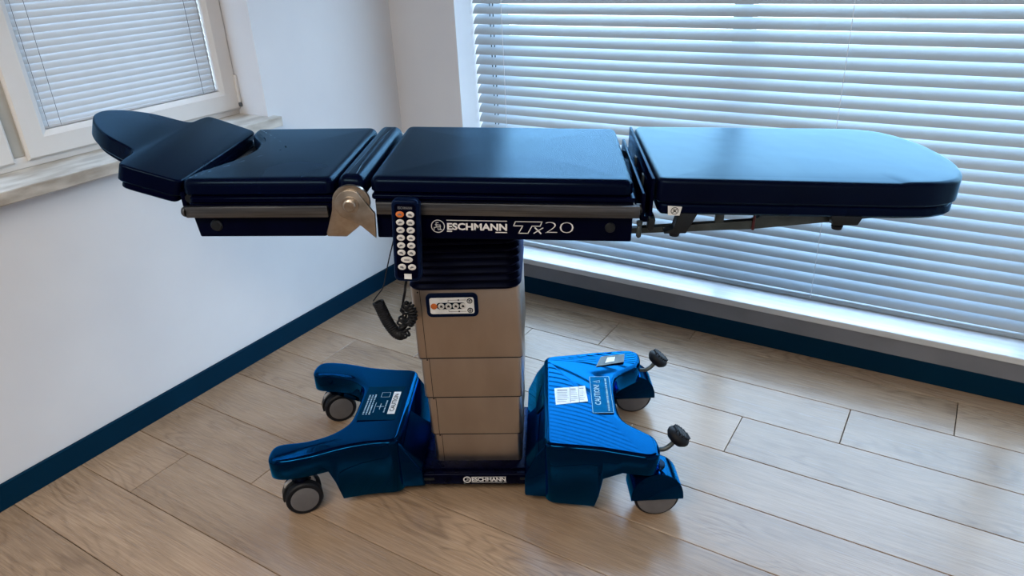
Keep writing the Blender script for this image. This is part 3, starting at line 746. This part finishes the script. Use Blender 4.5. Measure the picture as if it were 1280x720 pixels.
# --- casters
def wheel(parent, y, r, w, out, disc_r):
    s = 1 if out > 0 else -1
    bm = bmesh.new(); prof = [(r*.55,-w/2),(r*.93,-w/2),(r,-w/2+.004),(r,w/2-.004),(r*.93,w/2),(r*.55,w/2)]
    lathe(bm, prof, 32, T(0, y, r) @ RX(90)); tyre = finish(bm, 'wheel', 'rubber', parent)
    bm = bmesh.new(); lathe(bm, [(disc_r,0),(disc_r,.002),(disc_r*.9,.0035)], 32, T(0, y+s*w/2, r) @ RX(-90*s)); finish(bm, 'wheel_disc', 'disc', parent)
def caster(x, y, rot, hooded, top):
    M_ = T(x, y, 0) @ RZ(rot); r = .062 if hooded else .052
    bm = bmesh.new()
    if hooded:
        # half-drum hood open below
        hr, hw = .071, .044
        arc = [(hr*math.cos(R(a)), r+.006+hr*1.12*math.sin(R(a))) for a in range(0, 181, 12)]
        inner = [((hr-.005)*math.cos(R(a)), r+.006+(hr-.005)*1.12*math.sin(R(a))) for a in range(180, -1, -12)]
        prism(bm, arc+[(-hr,r-.002)]+[(hr,r-.002)], -hw, -hw+.006, .0015)
        prism(bm, arc+[(-hr,r-.002)]+[(hr,r-.002)], hw-.006, hw, .0015)
        prism(bm, arc+[(-hr,r-.002),(-hr+.005,r-.002)]+inner+[(hr-.005,r-.002),(hr,r-.002)], -hw+.001, hw-.001)
        body = finish(bm, 'caster', 'cover', table, M_)
        ww, yy, dr = .026, .0235, .054
    else:
        prism(bm, [(-.052,.060),(-.046,.096),(-.010,.118),(.030,.112),(.040,.080),(.014,.050),(-.020,.044)], -.006, .006, .003)
        body = finish(bm, 'caster', 'bracket', table, M_)
        ww, yy, dr = .026, .021, .039
    for s in (-1, 1): wheel(body, s*yy, r, ww, s, dr)
    bm = bmesh.new(); tube(bm, [(0,-yy-ww/2+.004,r),(0,yy+ww/2-.004,r)], .010, 12); finish(bm, 'axle', 'dark', body)
    bm = bmesh.new(); lathe(bm, [(.022,.098),(.026,.11),(.026,top)], 18); finish(bm, 'swivel', 'darkplastic', body)
    if not hooded:
        bm = bmesh.new(); prism(bm, [((.058)*math.cos(R(a)), .052+(.058)*math.sin(R(a))) for a in range(60, 200, 10)] + [((.047)*math.cos(R(a)), .052+.047*math.sin(R(a))) for a in range(190, 50, -10)], -.012, .012, .002); finish(bm, 'fork', 'dark', body)
caster(-.490, -.218, 24, False, .136); caster(-.500, .222, 24, False, .136)
caster(.503, -.222, 4, True, .148); caster(.490, .262, 3, True, .148)
# --- brake pedals
for y, ry in ((-.200, -8), (.205, -8)):
    bm = bmesh.new(); tube(bm, smooth_path([(.495, y, .182), (.525, y, .180), (.545, y+.004, .190), (.560, y+.008, .208)]), .0065, 10); pd = part(bm, 'pedal', 'barsteel')
    bm = bmesh.new(); PM = T(.566, y+.010, .216) @ RZ(10) @ RY(40) @ Matrix.Diagonal((1.12, 1.18, 1.25, 1))
    lathe(bm, [(.006,-.016),(.020,-.014),(.028,-.006),(.030,0),(.028,.006),(.020,.012),(.008,.015)], 24, PM)
    pad = finish(bm, 'pedal_pad', 'rubber', pd)
    bm = bmesh.new()
    for j in range(-3, 4):
        h = math.sqrt(max(0, .024**2-(j*.007)**2)); bx(bm, j*.007-.0015, j*.007+.0015, -h, h, .006, .0145, .0008, 1, PM)
    finish(bm, 'pad_ribs', 'rubber', pd)

# ------------------------------------------------------------------ hand control hanging on the near rail
HC = TILT @ T(-.090, -.2905, .842) @ RX(-2) @ RY(1.0)
hand = thing('hand_control', 'navy wired hand control with white buttons hanging from the side rail', 'remote control', HC)
bm = bmesh.new(); slab(bm, rrect(-.0315,.0315,-.098,.098,.014,6), 0, .027, .006, .003, seg=4); finish(bm, 'body', 'remote', hand, T(0,.0145,0) @ FRONT)
bm = bmesh.new(); slab(bm, rrect(-.024,.024,-.089,.089,.008,5), .0272, .0278, .0003, .0002, seg=1); finish(bm, 'keypad', 'bellows', hand, T(0,.0145,0) @ FRONT)
bm = bmesh.new(); bx(bm, -.014, .014, .0, .010, .036, .050, .002); bx(bm, -.014, .014, .008, .030, .064, .070, .002); 
bm.free()
KP = T(0, -.0135, 0) @ FRONT
rows_ = [(265-300)*-.00192+.0, ]
for i, py in enumerate((264.8,274.7,284.3,294,303.6,313,331.6)):
    z_ = (299.5-py)*.00188
    for c_, x_ in enumerate((-.0118,.0112)):
        bm = bmesh.new(); lathe(bm, [(.0092,0),(.0092,.0015),(.0075,.0025)], 18, KP @ T(x_, z_, 0) @ Matrix.Diagonal((1,.78,1,1))); b_ = finish(bm, 'button', 'orange' if (i == 0 and c_ == 0) else 'button', hand)
        bm = bmesh.new()
        k_ = random.uniform(-.5,.5)
        poly2d(bm, [(-.0045,-.002),(.0045,-.002+k_*.002),(.004,.001),(0,.003),(-.0045,.0008)])
        flat(bm, 'button_symbol', 'inkgrey', b_, KP @ T(x_, z_, .0027) @ RZ(40*k_))
bm = bmesh.new(); lathe(bm, [(.0135,0),(.0135,.0015),(.0115,.0025)], 20, KP @ T(0, (299.5-322)*.00188, 0) @ Matrix.Diagonal((1,.55,1,1))); b_ = finish(bm, 'button', 'button', hand)
bm = bmesh.new(); rect2d(bm, -.006,.006,-.0012,.0012); flat(bm, 'button_symbol', 'inkgrey', b_, KP @ T(0, (299.5-322)*.00188, .0027))
bm = bmesh.new(); poly2d(bm, [(-.0085,-.0065),(.0085,-.0065),(.0085,.0065),(-.0085,.0065)]); flat(bm, 'handset_label', 'sticker', hand, KP @ T(.001, (299.5-344)*.00188, .0006))
bm = bmesh.new(); text_mesh(bm, 'ESCHMANN', .0085, Matrix.Identity(4), .0002, .032); flat(bm, 'handset_lettering', 'inkgrey', hand, KP @ T(0, (299.5-257)*.00188, .0006))
# hook over the rail
bm = bmesh.new(); prism(bm, [(-.012,.055),(.012,.055),(.012,.082),(-.012,.082)], .0147, .0165, .0005)
finish(bm, 'hook', 'remote', hand)
# coiled lead, in world space then brought into the handset's frame
INV = HC.inverted()
def lead(pts, r, n=8): 
    bm = bmesh.new(); tube(bm, pts, r, n); finish(bm, 'lead', 'rubber', hand, INV)
def coil(axis, rad, turns, wire):
    P = smooth_path(axis, 24); pts = []; N_ = int(turns*12); up = Vector((0,1,0))
    for i in range(N_+1):
        f = i/N_*(len(P)-1); a = int(min(f, len(P)-2)); q = P[a].lerp(P[a+1], f-a)
        t = (P[a+1]-P[a]).normalized(); s = t.cross(up).normalized(); u_ = s.cross(t); an = 2*PI*turns*i/N_
        pts.append(q + (s*math.cos(an)+u_*math.sin(an))*rad)
    bm = bmesh.new(); tube(bm, pts, wire, 6); finish(bm, 'coiled_lead', 'rubber', hand, INV)
lead(smooth_path([(-.105,-.272,.752),(-.118,-.250,.715),(-.132,-.205,.675),(-.142,-.195,.640),(-.144,-.195,.612)]), .0032)
coil([(-.142,-.195,.612),(-.132,-.200,.634),(-.121,-.200,.622),(-.121,-.200,.598),(-.132,-.200,.583)], .010, 12, .0030)
coil([(-.132,-.200,.583),(-.142,-.198,.598),(-.151,-.200,.580),(-.140,-.205,.562),(-.152,-.203,.553)], .011, 10, .0030)
coil([(-.152,-.203,.553),(-.167,-.200,.556),(-.184,-.200,.584),(-.195,-.200,.616),(-.204,-.200,.645)], .0125, 24, .0030)
lead(smooth_path([(-.216,-.200,.648),(-.206,-.195,.660),(-.190,-.185,.680),(-.180,-.175,.715),(-.170,-.165,.750),(-.155,-.150,.800),(-.150,-.145,.836)]), .0016)
